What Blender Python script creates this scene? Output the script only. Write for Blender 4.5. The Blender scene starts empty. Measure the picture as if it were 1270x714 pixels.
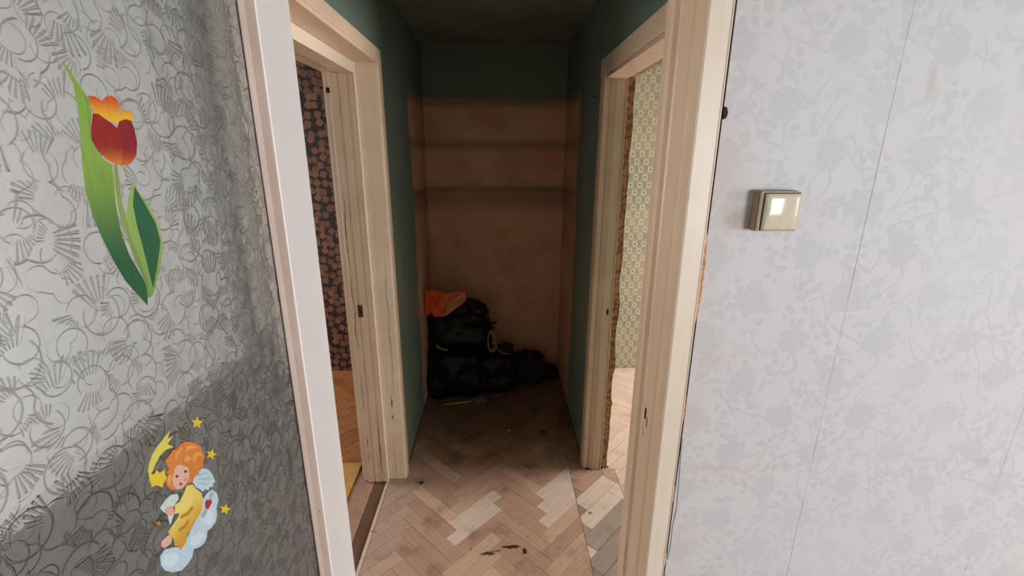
import bpy, bmesh, math, random
from mathutils import Vector, Matrix, noise
random.seed(7)
S = bpy.context.scene
COL = S.collection

# ------------------------------------------------------------------ camera, world, lights, exposure
def look_matrix(pitch, yaw, roll):
    f = Vector((math.sin(yaw)*math.cos(pitch), math.cos(yaw)*math.cos(pitch), -math.sin(pitch)))
    r = Vector((math.cos(yaw), -math.sin(yaw), 0))
    u = r.cross(f)
    r2 = math.cos(roll)*r + math.sin(roll)*u
    u2 = -math.sin(roll)*r + math.cos(roll)*u
    return Matrix((r2, u2, -f)).transposed()
cam_data = bpy.data.cameras.new('camera')
cam = bpy.data.objects.new('camera', cam_data)
COL.objects.link(cam)
cam_data.sensor_width = 36
cam_data.lens = 565*36/1270
cam_data.clip_start = 0.02
cam.matrix_world = Matrix.Translation((0, 0, 1.665)) @ look_matrix(math.radians(16.33), math.radians(1.93), math.radians(.306)).to_4x4()
S.camera = cam
S.view_settings.view_transform = 'Standard'
S.view_settings.look = 'None'
S.view_settings.gamma = 1
S.view_settings.exposure = 0.0
world = bpy.data.worlds.new('daylight')
S.world = world
world.use_nodes = True
world.node_tree.nodes['Background'].inputs[0].default_value = (.75, .85, 1, 1)
world.node_tree.nodes['Background'].inputs[1].default_value = 1.0

def window_light(name, loc, direction, sx, sy, watts, color):
    d = bpy.data.lights.new(name, 'AREA')
    d.shape = 'RECTANGLE'; d.size = sx; d.size_y = sy; d.energy = watts; d.color = color
    o = bpy.data.objects.new(name, d); COL.objects.link(o)
    o.location = loc
    o.rotation_euler = Vector(direction).to_track_quat('-Z', 'Y').to_euler()
    return o
# daylight through the window of each room, plus two added fill lamps
window_light('daylight_near_room', (2.45, -3.1, 1.5), (-.05, 1, -.22), 1.25, 1.25, 115, (.95, .975, 1))
window_light('added_fill_door_leaf', (3.82, -1.5, 1.5), (-1, .1, -.15), 1.2, 1.2, 50, (.95, .975, 1))  # added fill lamp, brightens the opened door leaf
window_light('daylight_left_room', (-3.1, 2.7, 1.4), (1, 0, -.3), 1.1, 1.3, 46, (1, .98, .95))
window_light('daylight_right_room', (3.1, 2.5, 1.3), (-1, 0, -.4), 1.3, 1.0, 115, (1, .98, .96))

window_light('added_fill_behind_door', (-1.66, .10, 1.5), (1, .25, 0), .75, 1.2, 10.5, (.95, .98, 1))  # added fill lamp, brightens the wall seen through the door glass

# ------------------------------------------------------------------ node helper
class X:
    """a node socket with arithmetic"""
    def __init__(s, nt, so): s.nt = nt; s.so = so
    def m(s, op, b=None, c=None):
        n = s.nt.nodes.new('ShaderNodeMath'); n.operation = op
        s.nt.links.new(s.so, n.inputs[0])
        for i, v in ((1, b), (2, c)):
            if v is None: continue
            if isinstance(v, X): s.nt.links.new(v.so, n.inputs[i])
            else: n.inputs[i].default_value = v
        return X(s.nt, n.outputs[0])
    def __add__(s, b): return s.m('ADD', b)
    __radd__ = __add__
    def __sub__(s, b): return s.m('SUBTRACT', b)
    def __rsub__(s, b): return (s*-1)+b
    def __mul__(s, b): return s.m('MULTIPLY', b)
    __rmul__ = __mul__
    def __truediv__(s, b): return s.m('DIVIDE', b)
    def fract(s): return s.m('FRACT')
    def floor(s): return s.m('FLOOR')
    def abs(s): return s.m('ABSOLUTE')
    def sin(s): return s.m('SINE')
    def cos(s): return s.m('COSINE')
    def max(s, b): return s.m('MAXIMUM', b)
    def min(s, b): return s.m('MINIMUM', b)
    def sqrt(s): return s.m('SQRT')
    def step(s, a, b):      # smoothstep a..b
        n = s.nt.nodes.new('ShaderNodeMapRange'); n.interpolation_type = 'SMOOTHSTEP'
        s.nt.links.new(s.so, n.inputs[0])
        n.inputs[1].default_value = a; n.inputs[2].default_value = b
        if a > b:
            n.inputs[1].default_value = b; n.inputs[2].default_value = a
            n.inputs[3].default_value = 1; n.inputs[4].default_value = 0
        return X(s.nt, n.outputs[0])
def atan2(a, b): return a.m('ARCTAN2', b)
class Mat:
    def __init__(s, name, rough=.6, color=(.5, .5, .5), metallic=0, spec=.5):
        s.mat = bpy.data.materials.new(name); s.mat.use_nodes = True
        s.nt = s.mat.node_tree; s.b = s.nt.nodes['Principled BSDF']
        s.b.inputs['Roughness'].default_value = rough
        s.b.inputs['Metallic'].default_value = metallic
        s.b.inputs['Specular IOR Level'].default_value = spec
        s.b.inputs['Base Color'].default_value = (*color, 1)
        s._g = None; s._o = None
        s.mat.diffuse_color = (*color, 1)
    def node(s, t): return s.nt.nodes.new(t)
    def world(s):
        if not s._g: s._g = s.node('ShaderNodeNewGeometry')
        return s._g.outputs['Position']
    def local(s):
        if not s._o: s._o = s.node('ShaderNodeTexCoord')
        return s._o.outputs['Object']
    def xyz(s, so=None):
        n = s.node('ShaderNodeSeparateXYZ'); s.nt.links.new(so or s.world(), n.inputs[0])
        return [X(s.nt, o) for o in n.outputs]
    def comb(s, x, y, z=0):
        n = s.node('ShaderNodeCombineXYZ')
        for i, v in enumerate((x, y, z)):
            if isinstance(v, X): s.nt.links.new(v.so, n.inputs[i])
            else: n.inputs[i].default_value = v
        return n.outputs[0]
    def noise(s, vec, scale, detail=3, rough=.5, dist=0):
        n = s.node('ShaderNodeTexNoise'); s.nt.links.new(vec, n.inputs['Vector'])
        n.inputs['Scale'].default_value = scale; n.inputs['Detail'].default_value = detail
        n.inputs['Roughness'].default_value = rough; n.inputs['Distortion'].default_value = dist
        return X(s.nt, n.outputs[0])
    def voro(s, vec, scale, rnd=1, feat='F1', dim='2D'):
        n = s.node('ShaderNodeTexVoronoi'); n.voronoi_dimensions = dim; n.feature = feat
        s.nt.links.new(vec, n.inputs['Vector']); n.inputs['Scale'].default_value = scale
        n.inputs['Randomness'].default_value = rnd
        return n
    def stretch(s, vec, x, y, z):
        n = s.node('ShaderNodeVectorMath'); n.operation = 'MULTIPLY'
        s.nt.links.new(vec, n.inputs[0]); n.inputs[1].default_value = (x, y, z)
        return n.outputs[0]
    def mix(s, fac, a, b):
        n = s.node('ShaderNodeMix'); n.data_type = 'RGBA'
        if isinstance(fac, X): s.nt.links.new(fac.so, n.inputs['Factor'])
        else: n.inputs['Factor'].default_value = fac
        for i, v in ((6, a), (7, b)):
            if isinstance(v, tuple): n.inputs[i].default_value = (*v, 1)
            else: s.nt.links.new(v, n.inputs[i])
        return n.outputs[2]
    def color(s, c): s.nt.links.new(c, s.b.inputs['Base Color']); return s
    def rough(s, r): s.nt.links.new(r.so, s.b.inputs['Roughness']); return s
    def bump(s, h, strength=.3, dist=.01):
        n = s.node('ShaderNodeBump'); n.inputs['Strength'].default_value = strength
        n.inputs['Distance'].default_value = dist
        s.nt.links.new(h.so, n.inputs['Height']); s.nt.links.new(n.outputs[0], s.b.inputs['Normal'])
        return n.outputs[0]

# ------------------------------------------------------------------ mesh helpers
def link(name, me, parent=None):
    o = bpy.data.objects.new(name, me); COL.objects.link(o)
    if parent: o.parent = parent
    return o
def meshobj(name, verts, faces, mats, parent=None, fm=None, smooth=False, bevel=0):
    me = bpy.data.meshes.new(name); me.from_pydata([tuple(v) for v in verts], [], faces)
    if not isinstance(mats, (list, tuple)): mats = [mats]
    for m in mats: me.materials.append(m.mat if isinstance(m, Mat) else m)
    if fm:
        for p, i in zip(me.polygons, fm): p.material_index = i
    bm = bmesh.new(); bm.from_mesh(me); bmesh.ops.recalc_face_normals(bm, faces=bm.faces); bm.to_mesh(me); bm.free()
    if smooth:
        for p in me.polygons: p.use_smooth = True
    o = link(name, me, parent)
    if bevel:
        b = o.modifiers.new('bevel', 'BEVEL'); b.width = bevel; b.segments = 2; b.limit_method = 'ANGLE'
    return o
def boxes(name, bl, mats, parent=None, bevel=0, kind=None):
    """bl: list of (x0,x1,y0,y1,z0,z1)"""
    V, F = [], []
    for (x0, x1, y0, y1, z0, z1) in bl:
        n = len(V)
        V += [(x0,y0,z0),(x1,y0,z0),(x1,y1,z0),(x0,y1,z0),(x0,y0,z1),(x1,y0,z1),(x1,y1,z1),(x0,y1,z1)]
        F += [[n+i for i in f] for f in ((3,2,1,0),(4,5,6,7),(0,1,5,4),(1,2,6,5),(2,3,7,6),(3,0,4,7))]
    o = meshobj(name, V, F, mats, parent, bevel=bevel)
    if kind: o['kind'] = kind
    return o
def prism(name, poly, z0, z1, mats, parent=None, bevel=0, axis='Z'):
    """polygon extruded along an axis; poly gives the other two coordinates"""
    def P(a, b, c):
        return (a, b, c) if axis == 'Z' else ((c, a, b) if axis == 'X' else (a, c, b))
    n = len(poly)
    V = [P(a, b, z0) for a, b in poly] + [P(a, b, z1) for a, b in poly]
    F = [list(range(n))[::-1], list(range(n, 2*n))] + [[i, (i+1) % n, n+(i+1) % n, n+i] for i in range(n)]
    return meshobj(name, V, F, mats, parent, bevel=bevel)
def tube(name, pts, r, mat, parent=None, seg=8, closed=False):
    V, F = [], []
    P = [Vector(p) for p in pts]; n = len(P)
    for i, p in enumerate(P):
        a = P[(i-1) % n] if (closed or i > 0) else p
        b = P[(i+1) % n] if (closed or i < n-1) else p
        t = (b-a).normalized()
        u = t.orthogonal().normalized() if i == 0 else (u - t*u.dot(t)).normalized()
        v = t.cross(u)
        rr = r[i] if isinstance(r, (list, tuple)) else r
        V += [p + rr*(math.cos(k*2*math.pi/seg)*u + math.sin(k*2*math.pi/seg)*v) for k in range(seg)]
    m = n if closed else n-1
    for i in range(m):
        j = (i+1) % n
        F += [[i*seg+k, i*seg+(k+1) % seg, j*seg+(k+1) % seg, j*seg+k] for k in range(seg)]
    if not closed: F += [list(range(seg))[::-1], [(n-1)*seg+k for k in range(seg)]]
    return meshobj(name, V, F, mat, parent, smooth=True)
def curve_pts(pts, k=6):
    P = [Vector(p) for p in pts]; out = []
    for i in range(len(P)-1):
        a, b, c, d = P[max(i-1, 0)], P[i], P[i+1], P[min(i+2, len(P)-1)]
        for j in range(k):
            t = j/k
            out.append(.5*((2*b)+(c-a)*t+(2*a-5*b+4*c-d)*t*t+(3*b-a-3*c+d)*t**3))
    out.append(P[-1]); return out
def empty(name, loc=(0, 0, 0)):
    o = bpy.data.objects.new(name, None); COL.objects.link(o); o.location = loc; o.empty_display_size = .05; return o
def tag(o, label=None, cat=None, group=None, kind=None):
    if label: o['label'] = label
    if cat: o['category'] = cat
    if group: o['group'] = group
    if kind: o['kind'] = kind
    return o
ANGEL={'cloud': [(479.2, 1268.0), (486.1, 1257.4), (486.4, 1246.3), (480.1, 1239.1), (478.3, 1229.7), (473.6, 1224.2), (465.0, 1224.0), (457.5, 1226.5), (454.5, 1219.7), (448.0, 1217.2), (439.7, 1220.1), (431.7, 1226.2), (427.1, 1219.6), (418.6, 1218.3), (408.1, 1220.6), (397.0, 1230.7), (388.7, 1242.9), (386.2, 1252.7), (388.0, 1262.2), (394.9, 1263.5), (405.6, 1255.6), (417.7, 1242.9), (427.6, 1248.3), (439.9, 1253.4), (453.0, 1258.4), (460.7, 1268.8), (470.2, 1270.4)], 'hair': [(421.9, 1353.6), (428.8, 1354.5), (434.0, 1356.7), (441.1, 1354.6), (447.4, 1355.5), (454.9, 1353.3), (464.2, 1346.1), (471.9, 1338.1), (476.4, 1330.3), (476.1, 1324.5), (478.8, 1315.1), (473.9, 1312.7), (473.0, 1306.7), (465.1, 1307.8), (462.7, 1302.9), (455.5, 1305.4), (452.7, 1302.0), (446.5, 1304.5), (441.1, 1307.3), (435.5, 1306.5), (429.8, 1310.3), (421.7, 1315.6), (416.7, 1323.9), (415.1, 1333.4), (421.0, 1334.7), (419.7, 1340.3), (423.8, 1341.6), (422.3, 1348.9)], 'face': [(431.7, 1336.1), (437.0, 1337.0), (443.7, 1329.9), (449.3, 1323.7), (449.0, 1315.5), (446.0, 1309.8), (439.1, 1307.4), (432.1, 1308.4), (426.7, 1313.0), (423.8, 1320.1), (424.4, 1327.3), (428.1, 1332.1)], 'eye1': [(429.3, 1328.1), (431.8, 1327.3), (433.3, 1324.5), (431.2, 1324.0), (429.4, 1326.1)], 'eye2': [(442.0, 1324.0), (444.7, 1323.4), (446.6, 1320.3), (444.4, 1319.8), (442.2, 1321.9)], 'cheek': [(439.9, 1315.7), (443.1, 1315.4), (444.9, 1311.7), (442.4, 1310.4), (439.9, 1313.1)], 'mouth': [(432.1, 1316.4), (434.8, 1315.0), (436.0, 1312.2), (433.8, 1311.5), (432.1, 1313.8)], 'wing': [(451.3, 1303.2), (462.4, 1306.5), (471.2, 1305.3), (480.3, 1296.2), (484.7, 1286.4), (487.2, 1272.8), (482.5, 1274.1), (482.2, 1269.7), (476.7, 1274.3), (473.1, 1272.1), (468.2, 1278.3), (464.3, 1277.5), (460.4, 1284.6), (455.6, 1291.0)], 'dress': [(442.4, 1304.6), (450.3, 1299.7), (455.0, 1289.1), (461.0, 1278.9), (461.5, 1268.2), (456.0, 1259.1), (448.2, 1255.9), (440.5, 1255.6), (435.3, 1252.7), (426.4, 1251.2), (423.1, 1244.4), (418.1, 1244.4), (413.7, 1243.0), (411.4, 1251.4), (407.6, 1255.9), (408.3, 1264.4), (404.8, 1272.0), (404.1, 1278.2), (410.9, 1279.5), (421.1, 1281.2), (425.6, 1286.8), (428.8, 1293.6), (436.1, 1300.2)], 'sleeve': [(440.9, 1302.6), (449.5, 1292.8), (451.6, 1283.6), (444.3, 1279.8), (435.0, 1279.9), (424.6, 1283.7), (417.4, 1288.5), (415.7, 1295.7), (418.9, 1298.6), (426.7, 1296.0), (432.3, 1298.6)], 'lyre': [(401.3, 1311.3), (409.8, 1313.4), (417.9, 1313.2), (426.8, 1306.8), (427.1, 1299.9), (419.6, 1298.5), (418.4, 1291.7), (413.1, 1287.0), (407.9, 1282.4), (407.8, 1290.5), (408.1, 1297.9), (403.9, 1303.4)], 'hand': [(406.3, 1304.2), (410.7, 1304.0), (415.7, 1300.5), (418.1, 1293.5), (415.6, 1290.1), (410.2, 1292.5), (406.2, 1298.8)], 'foot': [(392.6, 1276.4), (398.5, 1275.5), (403.7, 1274.4), (406.5, 1267.4), (404.5, 1263.3), (398.8, 1264.3), (393.9, 1266.2), (391.3, 1272.0)], 'heart': [(463.4, 1262.2), (466.7, 1263.6), (469.6, 1260.3), (473.0, 1258.8), (473.5, 1254.0), (469.2, 1252.8), (464.8, 1251.1), (461.8, 1256.7)], 'arrow': [(475.2, 1266.1), (478.8, 1265.1), (479.7, 1261.5), (474.4, 1256.8), (469.7, 1260.9)], 'arrow2': [(459.6, 1255.8), (463.9, 1251.2), (457.9, 1246.9), (453.4, 1249.0), (453.1, 1252.7)], 'comet': [(400.8, 1353.2), (405.0, 1349.3), (409.1, 1351.4), (411.6, 1345.8), (419.8, 1344.2), (417.4, 1338.8), (420.7, 1331.3), (414.1, 1332.4), (410.7, 1328.5), (405.2, 1336.1), (398.6, 1339.3), (399.1, 1345.3)], 'curl1': [(436.4, 1351.9), (444.4, 1352.3), (449.6, 1349.5), (444.2, 1349.0), (438.9, 1347.0), (436.1, 1343.0), (434.3, 1347.4)], 'curl2': [(453.3, 1348.1), (463.2, 1343.0), (470.5, 1333.5), (465.1, 1337.7), (456.9, 1341.7), (451.6, 1340.8)], 'curl3': [(463.5, 1332.1), (471.9, 1327.6), (473.1, 1319.4), (470.0, 1324.0), (463.7, 1325.4), (459.6, 1322.0), (459.0, 1328.9)], 'curl4': [(420.1, 1335.4), (424.5, 1335.0), (424.0, 1328.6), (420.3, 1326.1), (420.6, 1322.1), (417.2, 1328.1)], 'curl5': [(446.3, 1338.4), (453.9, 1336.0), (458.2, 1326.2), (453.4, 1330.2), (449.0, 1329.7), (446.1, 1333.8)], 'fold1': [(423.7, 1280.4), (433.8, 1276.0), (443.1, 1275.9), (444.8, 1272.7), (434.5, 1271.3), (423.6, 1276.2)], 'fold2': [(417.3, 1268.5), (426.3, 1264.8), (433.1, 1266.6), (433.4, 1263.6), (426.1, 1261.3), (416.7, 1265.1)], 'feather1': [(463.4, 1302.3), (477.4, 1294.6), (477.5, 1293.2), (463.5, 1301.0)], 'feather2': [(462.1, 1297.7), (482.2, 1282.8), (481.8, 1281.7), (462.1, 1296.4)], 'feather3': [(460.0, 1294.0), (475.3, 1279.4), (474.6, 1278.6), (459.3, 1293.2)], 'puff1': [(393.5, 1258.7), (402.9, 1252.9), (409.3, 1241.9), (405.2, 1234.6), (396.4, 1237.6), (390.2, 1247.8), (389.0, 1256.1)], 'puff2': [(430.1, 1242.5), (444.4, 1238.7), (451.3, 1228.2), (444.4, 1223.8), (433.3, 1228.8), (428.1, 1235.9)], 'puff3': [(458.9, 1256.5), (470.2, 1246.2), (472.3, 1233.4), (467.2, 1228.0), (456.4, 1235.8), (451.2, 1249.5)], 'tail': [(399.8, 1358.9), (403.5, 1364.6), (409.2, 1370.4), (418.0, 1374.2), (428.8, 1376.8), (438.3, 1378.7), (431.1, 1372.3), (439.8, 1371.1), (430.4, 1367.4), (437.0, 1359.1), (426.5, 1363.0), (416.5, 1362.1), (408.9, 1357.6), (403.4, 1353.2), (401.3, 1352.8), (398.1, 1344.4)]}
STARS=[[(481.8, 1368.5), (482.3, 1362.6), (488.9, 1357.4), (482.4, 1358.2), (481.8, 1352.8), (477.3, 1359.3), (470.7, 1361.1), (474.2, 1364.2), (470.7, 1370.6), (477.3, 1366.3)], [(495.7, 1314.4), (494.9, 1309.2), (500.8, 1302.8), (493.9, 1305.6), (492.0, 1301.2), (488.7, 1308.0), (482.0, 1311.6), (486.5, 1313.2), (484.2, 1319.6), (490.3, 1313.9)], [(499.4, 1229.3), (499.0, 1223.4), (505.4, 1215.6), (498.2, 1219.3), (496.6, 1214.5), (492.7, 1222.6), (485.6, 1227.2), (490.1, 1228.6), (487.4, 1236.1), (494.0, 1229.1)], [(397.4, 1298.9), (397.3, 1296.3), (399.5, 1293.4), (397.0, 1294.5), (396.4, 1292.2), (395.1, 1295.4), (392.6, 1296.9), (394.2, 1297.8), (393.2, 1300.9), (395.5, 1298.4)]]
TULIP={'long': [(416.7, 1735.8), (422.3, 1730.5), (427.8, 1720.3), (432.4, 1712.4), (435.5, 1707.0), (433.9, 1696.6), (428.4, 1684.4), (427.8, 1672.5), (433.7, 1660.3), (442.9, 1653.9), (441.1, 1641.1), (437.1, 1621.9), (435.5, 1605.5), (435.6, 1588.5), (438.6, 1570.5), (444.8, 1554.7), (449.7, 1540.5), (449.7, 1527.3), (446.3, 1517.7), (439.4, 1528.6), (427.1, 1548.6), (419.1, 1571.4), (413.4, 1592.4), (409.8, 1612.1), (409.0, 1633.8), (412.5, 1657.5), (417.8, 1681.0), (421.2, 1698.4), (422.7, 1718.2), (420.0, 1729.4)], 'p1': [(434.0, 1711.7), (441.5, 1712.0), (446.6, 1709.0), (449.7, 1700.9), (452.0, 1692.5), (443.1, 1691.9), (436.5, 1695.3), (435.7, 1702.6)], 'p2': [(446.7, 1707.8), (452.4, 1712.7), (459.8, 1714.7), (465.1, 1711.6), (466.6, 1703.9), (462.4, 1694.1), (457.1, 1690.3), (452.0, 1692.5), (448.9, 1700.8)], 'p3': [(463.8, 1699.0), (472.1, 1703.4), (481.6, 1702.6), (478.9, 1694.9), (473.0, 1691.9), (465.6, 1692.1), (458.8, 1690.4)], 'f1': [(434.1, 1697.2), (439.0, 1697.6), (445.6, 1693.9), (452.5, 1690.0), (457.4, 1685.9), (458.3, 1674.8), (457.6, 1665.1), (451.0, 1653.1), (438.8, 1657.8), (430.5, 1665.3), (426.7, 1674.9), (428.1, 1684.4)], 'f2': [(457.6, 1686.5), (461.9, 1692.5), (469.6, 1695.2), (476.4, 1694.1), (478.3, 1687.0), (478.0, 1673.6), (473.1, 1661.8), (463.5, 1654.2), (450.6, 1653.1), (457.1, 1665.1), (458.6, 1675.8)], 'stem': [(445.1, 1654.5), (448.7, 1653.8), (446.5, 1640.9), (444.4, 1621.2), (445.0, 1604.2), (446.1, 1586.7), (450.1, 1564.4), (454.0, 1545.0), (454.3, 1525.9), (450.7, 1523.9), (448.9, 1544.5), (443.5, 1565.9), (439.9, 1591.2), (438.5, 1608.4), (439.2, 1625.0)], 'rl': [(462.8, 1638.0), (465.6, 1628.9), (476.2, 1614.5), (482.8, 1595.3), (484.4, 1576.1), (479.6, 1561.7), (465.1, 1538.1), (454.5, 1525.0), (452.0, 1526.6), (452.6, 1545.3), (448.9, 1568.3), (444.4, 1587.0), (445.6, 1607.5), (452.2, 1622.1)], 'rd': [(462.7, 1633.2), (471.5, 1615.0), (479.8, 1595.7), (481.4, 1576.6), (473.0, 1559.2), (457.8, 1532.5), (457.3, 1547.8), (456.3, 1574.0), (455.2, 1595.7), (455.9, 1616.6)]}
# ------------------------------------------------------------------ materials
def lin(r, g, b):
    f = lambda c: (c/255/12.92) if c/255 <= .04045 else ((c/255+.055)/1.055)**2.4
    return (f(r), f(g), f(b))

def make_green():
    m = Mat('green_wall_paint', .55)
    w = m.world(); x, y, z = m.xyz()
    n1 = m.noise(w, 2.2, 4, .6); n2 = m.noise(m.stretch(w, 9, 9, 1.5), 3, 4, .6)
    c = m.mix(n1.step(.3, .7), lin(130, 136, 116), lin(106, 122, 112))
    c = m.mix((n2.step(.45, .75))*.35, c, lin(132, 140, 112))
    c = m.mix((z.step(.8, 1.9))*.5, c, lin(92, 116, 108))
    # old brown distemper inside the former cupboard at the end of the hall
    wob = (m.noise(w, 5, 3)-.5)*.16
    inside = (y+wob).step(2.74, 2.82) * (z+wob*.4).step(2.035, 2.0)
    n3 = m.noise(w, 3.5, 5, .65)
    br = m.mix(n3.step(.3, .72), lin(204, 154, 126), lin(224, 184, 154))
    def band(z0, h, s):
        zz = (z-z0+(n1-.5)*.03).abs()
        return zz.step(h, 0)*s
    soot = (band(1.725, .06, .45)).max(band(1.42, .05, .75)).max(band(1.37, .14, .5)).max(band(2.0, .05, .5))
    br = m.mix(soot*n3.step(.15, .6), br, lin(52, 36, 28))
    c = m.mix(inside, c, br)
    m.color(c)
    m.bump(m.noise(w, 38, 3)*.6+m.noise(w, 6, 2), .25, .004)
    return m
GREEN = make_green()

def make_cream(name, c1, c2, dirt=.5, low=.35):
    m = Mat(name, .42)
    w = m.world(); x, y, z = m.xyz()
    n = m.noise(w, 7, 4, .6); st = m.noise(m.stretch(w, 60, 60, 2.5), 1, 4, .6)
    c = m.mix(n.step(.3, .7), c1, c2)
    c = m.mix(st.step(.55, .8)*dirt*.6, c, lin(150, 118, 84))
    sp = m.noise(m.stretch(w, 1, 1, .25), 60, 2)
    c = m.mix(sp.step(.70, .76)*dirt, c, lin(96, 70, 50))
    c = m.mix(z.step(.5, .0)*low*st.step(.3, .7), c, lin(150, 120, 80))
    m.color(c)
    m.bump(st+m.noise(w, 45, 2)*.4, .25, .002)
    return m
CREAM = make_cream('old_cream_gloss_paint', lin(206, 180, 154), lin(196, 168, 140), .32)
CREAMF = make_cream('cream_frame_paint', lin(224, 208, 190), lin(218, 202, 182), .15, .1)
PINK = make_cream('aged_pinkish_paint', lin(214, 188, 162), lin(222, 196, 170), .2)
YELL = make_cream('yellowed_lining_paint', lin(216, 194, 170), lin(206, 182, 156), .5, .5)
BEAD = make_cream('pinkish_bead_paint', lin(190, 168, 158), lin(200, 180, 170), .3)
WHITE = Mat('white_door_paint', .35, lin(240, 238, 238))
WHITE.bump(WHITE.noise(WHITE.stretch(WHITE.world(), 30, 30, 2), 3, 3), .15, .002)
HILITE = Mat('pale_bead_paint', .4, lin(224, 208, 188))

def make_damask():
    m = Mat('pale_vine_wallpaper', .62)
    x, y, z = m.xyz(); w = m.world()
    d1 = m.noise(w, 9, 2)-.5; d2 = m.noise(m.stretch(w, 1, 1, -1.3), 9, 2)-.5
    u = (x+d1*.045-.05)/.19; v = (z+d2*.045)/.185
    def rose(u, v):
        a = u.fract()-.5; b = v.fract()-.5
        r = (a*a+b*b).sqrt(); th = atan2(b, a)
        pet = r+((th*7).sin())*.014
        blob = pet.step(.185, .155)
        rings = ((r*70+(th*5).sin()*1.6).sin()).step(-.6, .6)
        return blob*(rings*.3+.6)
    R = rose(u, v).max(rose(u+.5, v+.5))
    # vines: wandering bands, with leaf blobs
    s1 = ((x*33+(z*34).sin()*2.1+d1*5)).sin().abs().step(.26, .10)
    s2 = ((z*31+(x*36).sin()*2.2+d2*5)).sin().abs().step(.24, .09)
    cut = m.noise(w, 13, 2).step(.42, .50)
    vine = (s1*.8).max(s2*.8)*cut
    lf = m.voro(m.comb(x+d1*.02, z), 48, .9)
    ld = X(m.nt, lf.outputs['Distance'])
    leaf = ld.step(.42, .33)*m.noise(w, 15, 1).step(.44, .54)
    pat = R.max(vine).max(leaf*.8)
    fade = m.noise(w, 3.1, 2).step(.25, .6)*.6+.4
    base = m.mix(m.noise(w, 1.7, 3).step(.3, .7), lin(200, 199, 201), lin(202, 197, 199))
    base = m.mix(m.noise(w, 120, 2)*.18, base, lin(196, 190, 188))
    c = m.mix(pat*fade*.38, base, lin(168, 168, 170))
    # grime along the sheet joints, a rubbed patch low down and touch marks beside the switch
    j1 = ((x-.7205).abs()).step(.0016, .0004)*m.noise(m.stretch(w, 4, 4, 7), 1.1, 2).step(.36, .6)
    j2 = ((x-1.182).abs()).step(.0016, .0004)*m.noise(m.stretch(w, 4, 4, 6), 1.3, 2).step(.45, .6)
    c = m.mix((j1+j2)*.5, c, lin(128, 120, 118))
    def spot(px, pz, rx, rz, s, col, c):
        q = (((x-px)/rx)*((x-px)/rx)+((z-pz)/rz)*((z-pz)/rz)).sqrt()
        return m.mix((q+(m.noise(w, 30, 3)-.5)*.6).step(1, .15)*s, c, col)
    c = spot(.46, 1.545, .045, .03, .35, lin(176, 140, 118), c)
    c = spot(.455, 1.62, .05, .05, .15, lin(190, 160, 140), c)
    c = spot(.785, 1.80, .012, .05, .35, lin(168, 150, 142), c)
    c = spot(1.13, .985, .03, .016, .35, lin(150, 148, 146), c)
    c = spot(.50, .98, .14, .014, .25, lin(190, 160, 140), c)
    c = spot(.48, 1.25, .07, .03, .15, lin(196, 160, 140), c)
    edge = x.step(.50, .41)*m.noise(m.stretch(w, 1, 1, .4), 9, 4).step(.35, .7)
    c = m.mix(edge*.3, c, lin(196, 168, 150))
    m.color(c); m.bump(pat*.5+m.noise(w, 90, 3)*.7, .3, .0015)
    return m
DAMASK = make_damask()

def make_floral():
    m = Mat('dark_rose_wallpaper', .7)
    x, y, z = m.xyz(); w = m.world()
    p = m.comb(x+(y*1.0), z)
    v = m.voro(p, 18, .65)
    d = X(m.nt, v.outputs['Distance'])
    px, pz, _ = m.xyz(v.outputs['Position'])
    qx, qz, _ = m.xyz(p)
    th = atan2(qz-pz, qx-px)
    rr = d+((th*4+px*90).sin())*.04
    blob = rr.step(.50, .36)
    pet = ((d*30+(th*3+pz*70).sin()*2)).sin().step(-.1, .8)
    rnd = X(m.nt, v.outputs['Color'])
    ro = m.mix(rnd, lin(124, 72, 52), lin(158, 112, 78))
    ro = m.mix(pet*.75, ro, lin(70, 36, 26))
    dots = m.voro(p, 50, .9)
    dd = X(m.nt, dots.outputs['Distance']).step(.32, .2)*X(m.nt, dots.outputs['Color']).step(.35, .45)
    c = m.mix(dd*.35, lin(30, 21, 19), lin(96, 88, 66))
    c = m.mix(blob, c, ro)
    m.color(c); return m
FLORAL = make_floral()

def make_beige():
    m = Mat('olive_beige_motif_wallpaper', .7)
    x, y, z = m.xyz(); w = m.world()
    u = (x+y)/.068; v = z/.108
    def motif(u, v):
        a = u.fract()-.5; b = (v.fract()-.5)*1.6
        r = (a*a+b*b).sqrt(); th = atan2(b, a)
        ring = (r+((th*8).sin())*.025-.22).abs().step(.07, .03)
        eye = r.step(.12, .08)
        # arms of the lattice below and beside each flower
        arc = ((a*a+(b+.55)*(b+.55)).sqrt()-.42).abs().step(.045, .015)
        arc2 = ((a*a+(b+.62)*(b+.62)).sqrt()-.30).abs().step(.04, .015)
        return ring, eye, arc.max(arc2)
    r1, e1, a1 = motif(u, v); r2, e2, a2 = motif(u+.5, v+.5)
    lt = (r1.max(r2)).max(a1.max(a2)*.75)
    c = m.mix(lt*.8, lin(132, 124, 104), lin(188, 180, 158))
    c = m.mix((e1.max(e2))*.85, c, lin(120, 92, 60))
    c = m.mix(m.noise(w, 4, 3).step(.4, .7)*.25, c, lin(190, 170, 130))
    m.color(c); return m
BEIGE = make_beige()

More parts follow.
